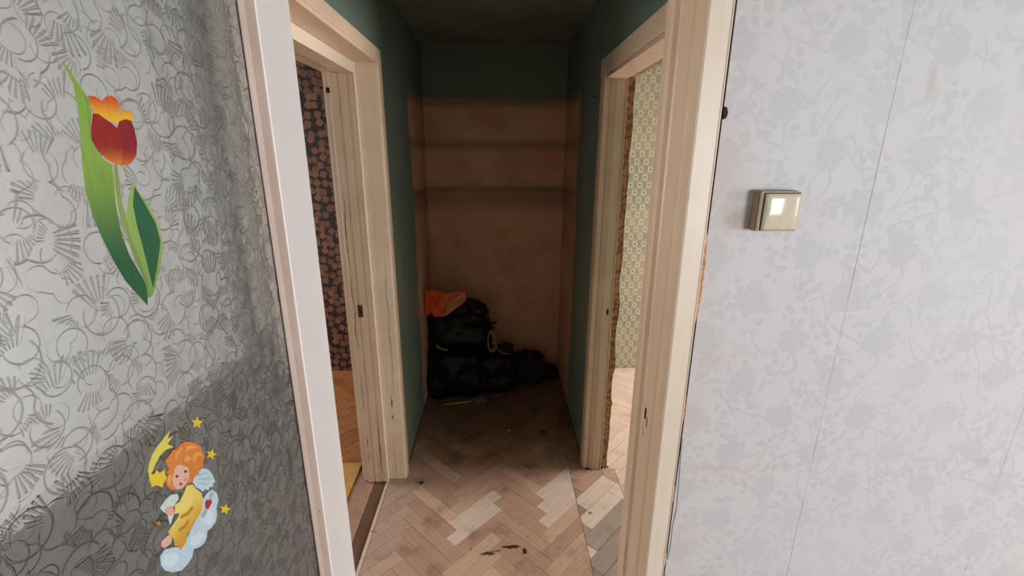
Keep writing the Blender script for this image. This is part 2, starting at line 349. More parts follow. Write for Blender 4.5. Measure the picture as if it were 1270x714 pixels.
def make_wood(name, a, b, stain=.5, rough=.42):
    m = Mat(name, rough)
    oi = m.node('ShaderNodeObjectInfo'); rnd = X(m.nt, oi.outputs['Random'])
    l = m.local(); w = m.world()
    g = m.noise(m.stretch(l, 3, 55, 1), 1.6, 5, .62, .4)
    gg = m.noise(m.stretch(l, 9, 260, 1), 1.5, 3, .6)
    c = m.mix(rnd, a, b)
    c = m.mix(g.step(.35, .75)*.4, c, tuple(v*.55 for v in a))
    c = m.mix(gg.step(.5, .8)*.15, c, tuple(v*.4 for v in a))
    d = m.noise(w, 5.5, 5, .65); d2 = m.noise(w, 19, 4, .7)
    c = m.mix(d.step(.5, .72)*stain, c, lin(92, 66, 52))
    c = m.mix(d2.step(.62, .74)*stain*.9, c, lin(72, 48, 38))
    c = m.mix(m.noise(w, 2.6, 3).step(.5, .75)*.35, c, lin(196, 168, 148))
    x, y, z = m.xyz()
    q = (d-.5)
    end_shade = (y+q*.5).step(2.05, 2.6)*x.step(-.62, -.5)*x.step(.62, .5)  # shade of the hall's far end, painted into the wood colour
    c = m.mix(end_shade*.68, c, lin(80, 56, 44))
    # the dark tar-like smear and the black spots on the boards
    def smear(cx, cy, rx, ry, wob, s, c):
        a = x-cx+(m.noise(w, 26, 3)-.5)*wob; b = y-cy+(m.noise(m.stretch(w, 1.1, 1.1, 1), 31, 3)-.5)*wob
        r = ((a/rx)*(a/rx)+(b/ry)*(b/ry)).sqrt()
        return m.mix(r.step(1, .55)*s, c, lin(48, 28, 22))
    c = smear(-.045, 1.578, .042, .013, .02, .9, c)
    c = smear(.055, 1.612, .052, .011, .025, .95, c)
    c = smear(.115, 1.588, .013, .022, .01, .95, c)
    c = smear(-.01, 1.592, .03, .007, .015, .7, c)
    c = smear(.445, 1.80, .013, .010, .004, .7, c)
    c = smear(.28, 2.475, .035, .04, .02, .7, c)
    m.color(c); m.bump(g+gg*.5, .25, .002)
    m.rough(d.step(.3, .7)*.2+(rough-.1))
    return m
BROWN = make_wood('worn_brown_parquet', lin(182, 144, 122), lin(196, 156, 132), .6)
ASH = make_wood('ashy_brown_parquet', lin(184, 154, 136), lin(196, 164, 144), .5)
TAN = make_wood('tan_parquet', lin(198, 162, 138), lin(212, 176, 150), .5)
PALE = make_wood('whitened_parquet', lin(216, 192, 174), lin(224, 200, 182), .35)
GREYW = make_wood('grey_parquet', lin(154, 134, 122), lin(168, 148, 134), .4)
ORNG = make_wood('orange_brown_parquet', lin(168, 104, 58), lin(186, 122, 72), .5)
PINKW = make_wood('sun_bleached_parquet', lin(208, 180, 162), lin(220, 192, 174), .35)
DARKW = make_wood('dark_threshold_wood', lin(110, 80, 62), lin(126, 92, 72), .6)
GROUT = Mat('dirt_between_blocks', .9, lin(40, 28, 22))
PLAST = Mat('raw_brown_plaster', .9)
PLAST.color(PLAST.mix(PLAST.noise(PLAST.world(), 45, 4).step(.35, .65), lin(104, 72, 44), lin(168, 126, 84)))
PLAST.bump(PLAST.noise(PLAST.world(), 60, 4), .8, .01)
TORN = Mat('torn_orange_paper', .8)
TORN.color(TORN.mix(TORN.noise(TORN.world(), 60, 3).step(.4, .6), lin(176, 116, 74), lin(206, 160, 120)))
CRACK = Mat('dark_crack', .9, lin(44, 30, 24))
CEIL = Mat('whitewashed_ceiling', .8)
CEIL.color(CEIL.mix(CEIL.noise(CEIL.world(), 3, 4).step(.3, .7), lin(128, 132, 116), lin(112, 118, 104)))
PLAIN = Mat('plain_room_plaster', .8, lin(196, 190, 186))
ROOMFL = Mat('near_room_boards', .6, lin(150, 120, 96))
STANDIN = Mat('dark_stand_in_veneer', .5)  # veneer of the plank and board added behind the door
STANDIN.color(STANDIN.mix(STANDIN.noise(STANDIN.stretch(STANDIN.world(), 4, 4, 50), 1.5, 4).step(.3, .7), lin(66, 62, 58), lin(84, 78, 72)))
BRASS = Mat('tarnished_metal', .35, lin(120, 92, 60), 1)
STEEL = Mat('zinc_metal', .3, lin(190, 190, 190), 1)
BLACK = Mat('black_hole', .9, (.004, .004, .004))
SWITCH = Mat('ivory_plastic', .12, lin(206, 196, 172), 0, .35)
SWITCH.color(SWITCH.mix(SWITCH.noise(SWITCH.world(), 60, 3).step(.5, .8)*.5, lin(206, 196, 174), lin(176, 156, 128)))
SWDARK = Mat('grimy_plastic', .4, lin(150, 122, 98))
CABLE = Mat('grey_cable_sheath', .45, lin(132, 130, 134))

def bagmat(name, col, rough, spec=.5):
    m = Mat(name, rough, col, 0, spec)
    n = m.noise(m.world(), 28, 5, .65, .8)
    m.bump(n, .5, .008)
    return m
BAG = bagmat('black_bin_liner', lin(9, 9, 11), .42, .35)
BAGG = bagmat('dark_grey_cloth', lin(34, 32, 36), .8)
ORANGE = bagmat('orange_plastic_film', lin(222, 88, 28), .35)
ORPALE = bagmat('pale_orange_film', lin(214, 136, 100), .35)
CORD = Mat('yellow_green_cord', .6, lin(176, 168, 84))
YSTICK = Mat('yellow_wood', .5, lin(214, 160, 62))
RAGB = bagmat('grey_blue_cloth', lin(88, 92, 112), .8)
RAGP = bagmat('dusty_red_paper', lin(104, 52, 50), .7)
SCRAP = Mat('white_scrap', .7, lin(210, 196, 176))
FIBRE = Mat('yellow_fibreboard', .6)
FIBRE.color(FIBRE.mix(FIBRE.noise(FIBRE.world(), 12, 4).step(.3, .7), lin(206, 150, 82), lin(220, 168, 98)))

def make_glass():
    m = Mat('pressed_pattern_glass', .1)
    x, y, z = m.xyz()
    p = m.comb(y, z)
    wob = m.noise(p, 40, 2)
    def layer(scale, off, flip):
        q = m.comb(y+off, z*flip+off*2)
        v = m.voro(q, scale, 1)
        px, pz, _ = m.xyz(v.outputs['Position']); qx, qz, _ = m.xyz(q)
        dx = (qx-px)*scale; dz = (qz-pz)*scale
        r = (dx*dx+dz*dz).sqrt(); ang = (X(m.nt, v.outputs['Color']))*6.283
        ca = ang.cos(); sa = ang.sin()
        th = atan2(dz*ca-dx*sa, dx*ca+dz*sa)        # angle in the rotated frame of this cell
        rad = .40
        arc = (r-rad).abs().step(.024, .005)*(th.abs()).step(.75, 1.3)
        plate = r.step(rad+.01, rad-.02)*(r*.8+.1)
        fan = (th.abs()).step(.62, .52)*r.step(.26, .34)*r.step(.80, .74)
        rays = ((th*32).sin()).step(-.3, .8)
        return plate, arc, fan*rays, fan
    pA, aA, fA, gA = layer(29, 0, 1)
    pB, aB, fB, gB = layer(22, 3.37, -1)
    pC, aC, fC, gC = layer(39, 7.9, 1)
    plates = pA.max(pB*.9).max(pC*.8)
    arcs = aA.max(aB).max(aC*.7)
    fans = fA.max(fB)
    h = plates*.9+arcs*.9+fans*1.3+wob*.8+m.noise(p, 150, 2)*.12
    edge = (arcs*.8).max(fans*.8)
    bn = m.bump(h, 1.0, .0045)
    nt = m.nt; nt.nodes.remove(m.b)
    def nd(t): return nt.nodes.new(t)
    tr = nd('ShaderNodeBsdfTransparent'); rf = nd('ShaderNodeBsdfRefraction'); gl = nd('ShaderNodeBsdfGlossy')
    tint = m.mix(edge*.42, (.93, .95, .915), (.06, .06, .055))  # facet edges darkened in the tint, in place of refraction
    nt.links.new(tint, tr.inputs[0])
    nt.links.new(tint, rf.inputs[0]); rf.inputs['IOR'].default_value = 1.12; rf.inputs['Roughness'].default_value = .2
    nt.links.new(bn, rf.inputs['Normal'])
    gl.inputs['Roughness'].default_value = .16; nt.links.new(bn, gl.inputs['Normal'])
    dd = nd('ShaderNodeBsdfDiffuse'); dd.inputs[0].default_value = (.86, .88, .85, 1); nt.links.new(bn, dd.inputs['Normal'])
    def mx(f, s1, s2):
        n = nd('ShaderNodeMixShader')
        if isinstance(f, X): nt.links.new(f.so, n.inputs[0])
        elif not isinstance(f, float): nt.links.new(f, n.inputs[0])
        else: n.inputs[0].default_value = f
        nt.links.new(s1.outputs[0], n.inputs[1]); nt.links.new(s2.outputs[0], n.inputs[2]); return n
    a1 = mx(.7, tr, rf)
    a2 = mx(.18, a1, dd)
    fr = nd('ShaderNodeFresnel'); fr.inputs[0].default_value = 1.5; nt.links.new(bn, fr.inputs[1])
    a3 = mx(fr.outputs[0], a2, gl)
    nt.links.new(a3.outputs[0], nt.nodes['Material Output'].inputs[0])
    return m
GLASS = make_glass()
CLEAR = Mat('clear_back_face'); CLEAR.nt.nodes.remove(CLEAR.b)
_t = CLEAR.nt.nodes.new('ShaderNodeBsdfTransparent'); CLEAR.nt.links.new(_t.outputs[0], CLEAR.nt.nodes['Material Output'].inputs[0])

def printmat(name, c, c2=None, z0=0, z1=1, dark=None):
    m = Mat(name, .35)
    w = m.world(); x, y, z = m.xyz()
    st = m.noise(m.stretch(w, 1, 260, 40), 1.2, 3)
    base = m.mix(z.step(z0, z1), c, c2) if c2 else m.mix(0.0, c, c)
    base = m.mix(st.step(.45, .75)*.35, base, dark or tuple(v*.6 for v in c))
    m.color(base); return m
# ------------------------------------------------------------------ the setting
CH = 2.37      # ceiling height
WF0, WF1 = .87, 1.06                     # wall between the near room and the hall
XL, XR = -.50, .48                       # hall side walls
YB = 3.35

floor = boxes('floor', [(-3.3, 3.3, WF0, 3.5, -.1, -.0152)], GROUT, kind='structure')
tag(floor, 'worn herringbone parquet floor running through hall and side rooms', 'floor')
tag(boxes('floor_near_room', [(-1.7, 3.9, -3.3, WF0, -.1, 0)], ROOMFL), 'plain board floor of the near room', 'floor', kind='structure')
tag(boxes('ceiling', [(-3.4, 3.9, -3.4, 3.6, CH, CH+.1)], CEIL), 'dim greyish ceiling over the hall', 'ceiling', kind='structure')

def wall(name, bl, mats, label):
    o = boxes(name, bl, mats, kind='structure'); tag(o, label, 'wall'); return o
def paint_faces(o, test, idx):
    for p in o.data.polygons:
        if test(p.center, p.normal): p.material_index = idx
# wall with the doorway the camera looks through: papered in front, green behind
FX0, FX1 = -.482, .400
wf = wall('wall_front', [(-1.7, FX0, WF0, WF1, 0, CH), (FX1, 3.9, WF0, WF1, 0, CH), (FX0, FX1, WF0, WF1, 2.1, CH)],
          [PLAIN, GREEN], 'pale vine-papered wall around the near doorway')
paint_faces(wf, lambda c, n: n.y > .5, 1)
# sheets of paper, hung one beside the other
xs = [.4108, .7205, 1.182, 1.66, 2.14, 2.62, 3.10, 3.58, 3.9]
for i in range(len(xs)-1):
    e = .0011 if i % 2 else .0009
    boxes('wallpaper_sheet', [(xs[i]+.0001, xs[i+1]-.0001, WF0-e, WF0+.001, 0.02, CH)], DAMASK, wf)
boxes('wallpaper_sheet', [(-.9, -.492, WF0-.001, WF0+.001, .02, CH)], DAMASK, wf)
boxes('wallpaper_sheet', [(-1.38, -.9002, WF0-.0014, WF0+.001, .02, CH)], DAMASK, wf)
boxes('wallpaper_sheet', [(-1.7, -1.3806, WF0-.001, WF0+.001, .02, CH)], DAMASK, wf)
# dark crack between casing and paper, with orange torn backing in it
boxes('crack', [(.3985, .4115, WF0-.0004, WF0+.002, 0, CH)], CRACK, wf)
def torn(z0, z1, wid, x0=.4063):
    n = 14; L, R = [], []
    for i in range(n+1):
        t = i/n; z = z0+(z1-z0)*t
        k = math.sin(math.pi*t)**.6
        R.append((x0+wid*k*(.65+.5*random.random()), z)); L.append((x0-.001, z))
    prism('torn_patch', L+R[::-1], WF0-.0026, WF0-.0002, TORN, wf, axis='Y')
torn(1.33, 1.53, .0085); torn(.885, .935, .006, .4058); torn(.70, .74, .004); torn(1.10, 1.17, .003)
prism('chipped_hole', [(.411, 1.728), (.4165, 1.73), (.4185, 1.739), (.416, 1.748), (.411, 1.75), (.409, 1.74)], WF0-.0035, WF0-.001, CRACK, wf, axis='Y')

# hall side walls, each with a doorway
DL0, DL1, DLH = 1.20, 2.08, 2.035        # left doorway along Y, its height
DR0, DR1, DRH = 1.33, 2.14, 1.995
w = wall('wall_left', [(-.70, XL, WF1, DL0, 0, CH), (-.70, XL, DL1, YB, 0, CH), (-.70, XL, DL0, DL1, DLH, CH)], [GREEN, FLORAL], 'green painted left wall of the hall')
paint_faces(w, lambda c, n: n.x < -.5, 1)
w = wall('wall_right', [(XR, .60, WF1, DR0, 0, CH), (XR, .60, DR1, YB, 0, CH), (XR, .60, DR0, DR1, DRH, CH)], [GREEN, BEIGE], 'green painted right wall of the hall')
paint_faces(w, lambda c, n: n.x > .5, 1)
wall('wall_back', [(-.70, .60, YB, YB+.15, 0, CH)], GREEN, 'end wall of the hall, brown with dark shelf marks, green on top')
wall('wall_back_left', [(-3.3, -.7002, YB, YB+.15, 0, CH)], FLORAL, 'dark wall with orange roses in the left room')
wall('wall_back_right', [(.6002, 3.3, YB, YB+.15, 0, CH)], BEIGE, 'olive and cream motif wall in the right room')

# side rooms and near room, outside the frame, with their windows and two added ones
def holed(name, fixed, a0, a1, wa0, wa1, wz0, wz1, th, axis, mat, label):
    if axis == 'X':   # wall plane at X=fixed..fixed+th, runs along Y
        B = lambda p, q, z0, z1: (fixed, fixed+th, p, q, z0, z1)
    else:
        B = lambda p, q, z0, z1: (p, q, fixed, fixed+th, z0, z1)
    return wall(name, [B(a0, wa0, 0, CH), B(wa1, a1, 0, CH), B(wa0, wa1, 0, wz0), B(wa0, wa1, wz1, CH)], mat, label)
def window(name, fixed, a0, a1, z0, z1, axis):
    P = (lambda a, b, c, d: (fixed, fixed+.05, a, b, c, d)) if axis == 'X' else (lambda a, b, c, d: (a, b, fixed, fixed+.05, c, d))
    e = empty(name, (fixed, (a0+a1)/2, z0) if axis == 'X' else ((a0+a1)/2, fixed, z0)); tag(e, 'unseen white framed window behind the viewer or in a side room', 'window', kind='structure')
    f = boxes('window_frame', [P(a0, a0+.05, z0, z1), P(a1-.05, a1, z0, z1), P(a0+.05, a1-.05, z0, z0+.05), P(a0+.05, a1-.05, z1-.05, z1),
                               P((a0+a1)/2-.03, (a0+a1)/2+.03, z0+.05, z1-.05)], WHITE)
    f.parent = e; f.matrix_parent_inverse = Matrix.Translation(-e.location)
holed('wall_rear', -3.35, -1.7, 3.9, 1.8, 3.1, .88, 2.22, .15, 'Y', PLAIN, 'window wall of the near room')
window('window_1', -3.32, 1.8, 3.1, .88, 2.22, 'Y')
holed('wall_near_left', -1.85, -3.35, WF0, -.3, .5, .88, 2.12, .15, 'X', PLAIN, 'left side wall of the near room')
window('added_window_4', -1.80, -.3, .5, .88, 2.12, 'X')  # added window, goes with the fill lamp behind the door
holed('wall_near_right', 3.9, -3.35, WF0, -2.1, -.9, .88, 2.12, .15, 'X', PLAIN, 'right side wall of the near room')
window('added_window_5', 3.92, -2.1, -.9, .88, 2.12, 'X')  # added window, goes with the fill lamp for the door leaf
holed('wall_outer_left', -3.4, WF1, YB, 2.15, 3.25, .85, 2.15, .15, 'X', FLORAL, 'outer wall of the left room')
window('window_2', -3.35, 2.15, 3.25, .85, 2.15, 'X')
holed('wall_outer_right', 3.25, WF1, YB, 1.8, 3.1, .85, 2.15, .15, 'X', BEIGE, 'outer wall of the right room')
window('window_3', 3.3, 1.8, 3.1, .85, 2.15, 'X')

# ------------------------------------------------------------------ door frames
# near frame (trim_1)
t1 = tag(empty('trim_1', (0, .95, 0)), 'cream frame of the near doorway with a latch hole', 'door frame', kind='structure')
t1.location = (0, 0, 0)
prof = [(.3988, .853), (.359, .853), (.356, .856), (.356, .903), (.3515, .909), (.3505, .958), (.357, .966), (.3595, .976),
        (.356, .986), (.348, .992), (.3455, 1.006), (.3455, 1.020), (.350, 1.030), (.3555, 1.034), (.3555, 1.062), (.3988, 1.075)]
fm_front = lambda c, n: n.y < -.5 and c.y < .86
def post(profile, z0, z1, parent, name='jamb'):
    o = prism(name, profile, z0, z1, [PINK, CREAMF], parent)
    paint_faces(o, fm_front, 1)
    return o
post(prof, 0, 1.99, t1)
post([(-a-.075, b) for a, b in prof], 0, 1.99, t1)
boxes('head_jamb', [(-.481, .3990, .853, 1.07, 1.99, 2.1)], CREAMF, t1, bevel=.002)
boxes('white_edge', [(.3975, .3992, .8515, .8535, 0, 2.1)], HILITE, t1)
boxes('latch_hole', [(.3496, .3515, .9395, .9475, 1.063, 1.091)], BLACK, t1)
boxes('latch_scratch', [(.3499, .3512, .929, .9315, 1.05, 1.075)], BLACK, t1)
pts = [(.3500, .951+.0*i, 1.03-.006*i) for i in range(4)]
tube('scratch', curve_pts([(.3502, .953, 1.035), (.3502, .949, 1.022), (.3502, .944, 1.017)]), .0008, SWDARK, t1)
for (yy, zz) in ((.882, 1.72), (.88, 1.16)):
    pass

# left frame (trim_2): flat casing on the hall face, lining, then the rebated jamb
t2 = tag(empty('trim_2'), 'old cream frame of the left doorway in the hall', 'door frame', kind='structure')
c0 = XL+.0005
boxes('casing', [(c0-.002, c0+.014, DL1, DL1+.052, 0, DLH+.045)], CREAM, t2, bevel=.004)
boxes('casing', [(c0-.002, c0+.014, DL0-.052, DL0, 0, DLH+.045)], CREAM, t2, bevel=.004)
boxes('head_casing', [(c0-.002, c0+.016, DL0, DL1, DLH, DLH+.045)], PINK, t2, bevel=.004)
boxes('lining', [(-.583, XL+.01, DL1-.012, DL1+.004, 0, DLH)], YELL, t2, bevel=.003)
boxes('lining', [(-.583, XL+.01, DL0-.004, DL0+.012, 0, DLH)], CREAM, t2, bevel=.003)
boxes('head_lining', [(-.583, XL+.01, DL0+.012, DL1-.012, DLH-.012, DLH+.004)], PINK, t2)
def jambL(s, yb):   # far (s=1) jamb toward the camera; stepped profile (x, y)
    P = [(-.583, 0), (-.583, -.028), (-.587, -.033), (-.606, -.033), (-.608, -.028), (-.612, -.028), (-.614, -.034), (-.645, -.034), (-.648, -.027), (-.652, -.027),
         (-.655, -.033), (-.684, -.033), (-.690, -.024), (-.705, -.022), (-.715, -.018), (-.715, 0)]
    return [(x, yb+s*y) for x, y in P]
prism('jamb', jambL(1, DL1), 0, DLH-.02, CREAM, t2)
prism('jamb', jambL(-1, DL0), 0, DLH-.02, CREAM, t2)
boxes('frame_bead', [(-.5840, -.5795, DL1-.034, DL1-.008, 0, DLH-.012)], HILITE, t2, bevel=.001)
prism('head_jamb', [(-.583, DLH-.012), (-.583, DLH-.055), (-.64, DLH-.058), (-.65, DLH-.05), (-.715, DLH-.05), (-.715, DLH)], DL0, DL1, CREAM, t2, axis='Y')
boxes('head_bead', [(-.5840, -.5800, DL0, DL1-.034, DLH-.056, DLH-.013)], HILITE, t2, bevel=.001)
boxes('strike_plate', [(-.654, -.632, DL1-.0365, DL1-.0325, .925, .985)], BRASS, t2)
boxes('latch_hole', [(-.648, -.638, DL1-.0372, DL1-.0330, .945, .957)], BLACK, t2)
boxes('latch_hole', [(-.70, -.690, DL1-.0300, DL1-.0200, 1.905, 1.925)], BLACK, t2)
# cracks in the jamb paint
def crack(x, y, z0, z1, parent, wmax=.004, amp=.003):
    n = 16; A, B = [], []
    for i in range(n+1):
        t = i/n; z = z0+(z1-z0)*t; xx = x+amp*(noise.noise((z*9, x*5, 1)))*2
        ww = wmax*(.15+abs(noise.noise((z*23, 3, x*9)))*1.6)*math.sin(math.pi*min(max(t, .02), .98))
        A.append((xx-ww/2, z)); B.append((xx+ww/2, z))
    prism('crack', A+B[::-1], y-.0012, y+.0005, CRACK, parent, axis='Y')
yj = DL1-.0335
crack(-.672, yj, 1.15, 1.52, t2, .005); crack(-.672, yj, .75, 1.12, t2, .0045); crack(-.671, yj, .42, .62, t2, .003)
crack(-.672, yj, .21, .27, t2, .007); crack(-.671, yj, .12, .18, t2, .007); crack(-.610, yj+.001, .05, .34, t2, .003)
crack(-.535, DL1-.0122, .42, .50, t2, .006); crack(-.534, DL1-.0122, .36, .39, t2, .006); crack(-.52, DL1-.0122, .5, 1.2, t2, .0025)

# right frame (trim_3)
t3 = tag(empty('trim_3'), 'old cream frame of the right doorway in the hall with raw plaster edge', 'door frame', kind='structure')
c1 = XR-.0005
prism('casing', [(c1+.002, DR1), (c1-.016, DR1), (c1-.018, DR1+.018), (c1-.012, DR1+.024), (c1-.014, DR1+.055), (c1+.002, DR1+.058)], 0, DRH+.0, CREAM, t3)
prism('casing', [(c1+.002, DR0), (c1-.016, DR0), (c1-.014, DR0-.055), (c1+.002, DR0-.058)], 0, DRH, CREAM, t3)
boxes('head_casing', [(c1-.016, c1+.002, DR0-.058, DR1+.058, DRH, DRH+.07)], PINK, t3, bevel=.003)
P = [(XR-.012, 0), (XR-.012, -.014), (XR+.010, -.014), (XR+.014, -.008), (XR+.018, -.012), (.515, -.022), (.520, -.026), (.555, -.026), (.562, -.022), (.566, -.022), (.566, 0)]
prism('jamb', [(x, DR1+y) for x, y in P], 0, DRH, YELL, t3)
prism('jamb', [(x, DR0-y) for x, y in P], 0, DRH, CREAM, t3)
boxes('head_jamb', [(XR-.010, .566, DR0+.026, DR1-.026, DRH-.014, DRH)], CREAM, t3, bevel=.002)
boxes('white_edge', [(.5645, .5675, DR1-.0275, DR1-.018, 0, DRH-.014)], HILITE, t3)
boxes('latch_hole', [(.540, .550, DR1-.0275, DR1-.0255, .905, .935)], BLACK, t3)
# ragged plaster band beyond the jamb
n = 60; A = []
for i in range(n+1):
    z = DRH*i/n
    A.append((.604+.010*noise.noise((z*7, 1, 2))+.005*noise.noise((z*31, 4, 2)), z))
prism('plaster_edge', [(.566, 0)]+A+[(.566, DRH)], DR1-.006, DR1+.004, PLAST, t3, axis='Y')
boxes('plaster_edge', [(.566, .602, DR0+.026, DR1-.006, DRH-.006, DRH)], PLAST, t3)
# paint flakes at the foot of the right frame
for i, (x, y, h, a) in enumerate([(.575, 2.095, .028, .3), (.59, 2.10, .022, -.5), (.582, 2.085, .012, .9), (.60, 2.09, .016, .1)]):
    o = meshobj('paint_flake', [(-.006, 0, 0), (.006, 0, 0), (.004, .002, h), (-.003, .003, h*.8), (-.006, .0012, 0), (.006, .0012, 0), (.004, .003, h), (-.003, .004, h*.8)],
                [(0,1,2,3),(4,5,6,7),(0,1,5,4),(1,2,6,5),(2,3,7,6),(3,0,4,7)], Mat('flake_white_%d' % i, .5, lin(232, 232, 236)))
    o.location = (x, y, .0); o.rotation_euler = (a*.4, 0, a)
    tag(o, ['tallest curled white paint flake at the foot of the right frame', 'second tallest white flake, just right of the tallest by the right frame', 'smallest white flake in front of the right frame foot', 'low white flake farthest right at the foot of the right frame'][i], 'paint flake', 'paint flakes by the right frame')

# skirting strips: thin dark line where wall meets floor in the hall
tag(boxes('baseboard_left', [(XL-.001, XL+.006, DL1+.054, YB, 0, .012)], DARKW), 'thin dark strip along the left wall foot', 'skirting', kind='structure')
tag(boxes('baseboard_right', [(XR-.006, XR+.001, DR1+.060, YB, 0, .012)], DARKW), 'thin dark strip along the right wall foot', 'skirting', kind='structure')

# threshold boards in the doorways
boxes('threshold_strip', [(-.590, -.578, DL0, DL1-.02, -.01, .004)], PALE, floor, bevel=.001)
boxes('threshold_board', [(-.650, -.591, DL0, DL1-.02, -.015, -.003)], DARKW, floor, bevel=.001)
boxes('threshold_board', [(-.756, -.652, DL0-.1, DL1+.0, -.015, -.005), (-.756, -.701, DL1, 2.2005, -.015, -.005)], BROWN, floor, bevel=.001)
sc = empty('screw', (-.572, 1.713, .002)); tag(sc, 'shiny loose screw beside the left threshold strip', 'screw')
bm = bmesh.new(); bmesh.ops.create_cone(bm, cap_ends=True, segments=12, radius1=.0045, radius2=.006, depth=.004); me = bpy.data.meshes.new('head'); bm.to_mesh(me); bm.free(); me.materials.append(STEEL.mat)
o = link('head', me, sc); o.location = (0, 0, .003); o.rotation_euler = (0, 1.1, .4)
tube('shank', [(0, 0, .003), (.009, .004, .002), (.016, .006, .001)], [.002, .0018, .0004], STEEL, sc)

# ------------------------------------------------------------------ herringbone parquet: every block an object
L, W, TH = .30, .064, .015
R2 = math.sqrt(2)
def clip(poly, ax, v, keep_less):
    out = []
    for i in range(len(poly)):
        a, b = poly[i], poly[(i+1) % len(poly)]
        ia = (a[ax] <= v) if keep_less else (a[ax] >= v)
        ib = (b[ax] <= v) if keep_less else (b[ax] >= v)
        if ia: out.append(a)
        if ia != ib:
            t = (v-a[ax])/(b[ax]-a[ax]); out.append((a[0]+(b[0]-a[0])*t, a[1]+(b[1]-a[1])*t))
    return out
def block_mesh(poly, mat):
    n = len(poly); cx = sum(p[0] for p in poly)/n; cy = sum(p[1] for p in poly)/n
    ins = .0004
    top = [(p[0]+(cx-p[0])*ins/max(.001, math.dist(p, (cx, cy))), p[1]+(cy-p[1])*ins/max(.001, math.dist(p, (cx, cy)))) for p in poly]
    V = [(p[0], p[1], -TH) for p in poly] + [(p[0], p[1], -.001) for p in poly] + [(p[0], p[1], 0) for p in top]
    F = [[i, (i+1) % n, n+(i+1) % n, n+i] for i in range(n)] + [[n+i, n+(i+1) % n, 2*n+(i+1) % n, 2*n+i] for i in range(n)] + [list(range(2*n, 3*n))]
    me = bpy.data.meshes.new('parquet_block'); me.from_pydata(V, [], F); me.materials.append(mat.mat); me.update(); return me
full = {}
count = 0
def parquet(x0, x1, y0, y1, ox, oy, pick, vis, ll=L, ww=W, rough=1.0):
    """columns of blocks at +-45 degrees, clipped to the rectangle"""
    global count
    pitch = ll/R2
    k0 = int((x0-ox)/pitch)-2; k1 = int((x1-ox)/pitch)+3
    for k in range(k0, k1):
        ang = math.pi/4 if k % 2 == 0 else -math.pi/4
        ca, sa = math.cos(ang), math.sin(ang)
        j0 = int((y0-oy)/(ww*R2))-4; j1 = int((y1-oy)/(ww*R2))+5
        for j in range(j0, j1):
            cx = ox+k*pitch; cy = oy+j*ww*R2+(ww/R2 if k % 2 else 0)
            g = .0012 if k == 0 else .0006
            hw, hh = ll/2-g, ww/2-g
            loc = [(-hw, -hh), (hw, -hh), (hw, hh), (-hw, hh)]
            wp = [(cx+a*ca-b*sa, cy+a*sa+b*ca) for a, b in loc]
            cl = wp
            for ax, v, kl in ((0, x0, False), (0, x1, True), (1, y0, False), (1, y1, True)):
                if cl: cl = clip(cl, ax, v, kl)
            if len(cl) < 3: continue
            area = abs(sum(cl[i][0]*cl[(i+1) % len(cl)][1]-cl[(i+1) % len(cl)][0]*cl[i][1] for i in range(len(cl))))/2
            if area < .0004: continue
            mat = pick(cx, cy, k, j)
            whole = abs(area-4*hw*hh) < 1e-6
            if whole:
                gg = .0014 if k == 0 else .0006
                key = (mat.mat.name, round(ll, 3), round(ww, 3), gg)
                if key not in full: full[key] = block_mesh([(-ll/2+gg, -ww/2+gg), (ll/2-gg, -ww/2+gg), (ll/2-gg, ww/2-gg), (-ll/2+gg, ww/2-gg)], mat)
                me = full[key]
            else:
                inv = [((px-cx)*ca+(py-cy)*sa, -(px-cx)*sa+(py-cy)*ca) for px, py in cl]
                me = block_mesh(inv, mat)
            o = link('parquet_block', me, floor)
            o.location = (cx, cy, random.uniform(-.0008, .0008)*rough)
            o.rotation_euler = (random.uniform(-.004, .004)*rough if whole else 0, random.uniform(-.0025, .0025)*rough if whole else 0, ang)
            count += 1
def pick_hall(x, y, k, j):
    r = random.random()
    if k == 2 and 1.74 < y < 1.93: return PALE
    if k == 4 and 1.66 < y < 2.08: return PALE if (y > 1.87 or r < .5) else TAN
    if k == 0: return ASH if r < .7 else TAN
    if y < 1.62 and k == 2: return TAN
    return BROWN if r < .62 else TAN
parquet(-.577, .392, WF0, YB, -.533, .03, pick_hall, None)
def pick_r(x, y, k, j):
    if y < 1.60: return GREYW
    if y < 1.95: return PALE if random.random() < .6 else GREYW
    return BROWN if random.random() < .5 else GREYW
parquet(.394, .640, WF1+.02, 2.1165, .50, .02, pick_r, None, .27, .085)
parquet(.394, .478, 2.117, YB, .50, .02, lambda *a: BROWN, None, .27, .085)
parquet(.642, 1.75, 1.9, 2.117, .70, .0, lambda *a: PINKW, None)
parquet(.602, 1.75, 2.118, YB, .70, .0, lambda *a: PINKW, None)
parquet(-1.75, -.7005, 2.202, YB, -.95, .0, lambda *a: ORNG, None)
# the unseen rest of the side-room floors
tag(boxes('parquet_rest', [(1.752, 3.25, WF1, YB, -.015, 0), (.642, 1.75, WF1, 1.898, -.015, 0)], PINKW, floor), kind='stuff')
tag(boxes('parquet_rest', [(-3.3, -1.752, WF1, YB, -.015, 0), (-1.75, -.758, WF1, 2.20, -.015, 0)], ORNG, floor), kind='stuff')
print('blocks', count)
tag(boxes('fibreboard_sheet', [(-1.45, -.760, 1.35, 2.20, .001, .005)], FIBRE), 'yellowish thin sheet lying on the left room floor', 'board')

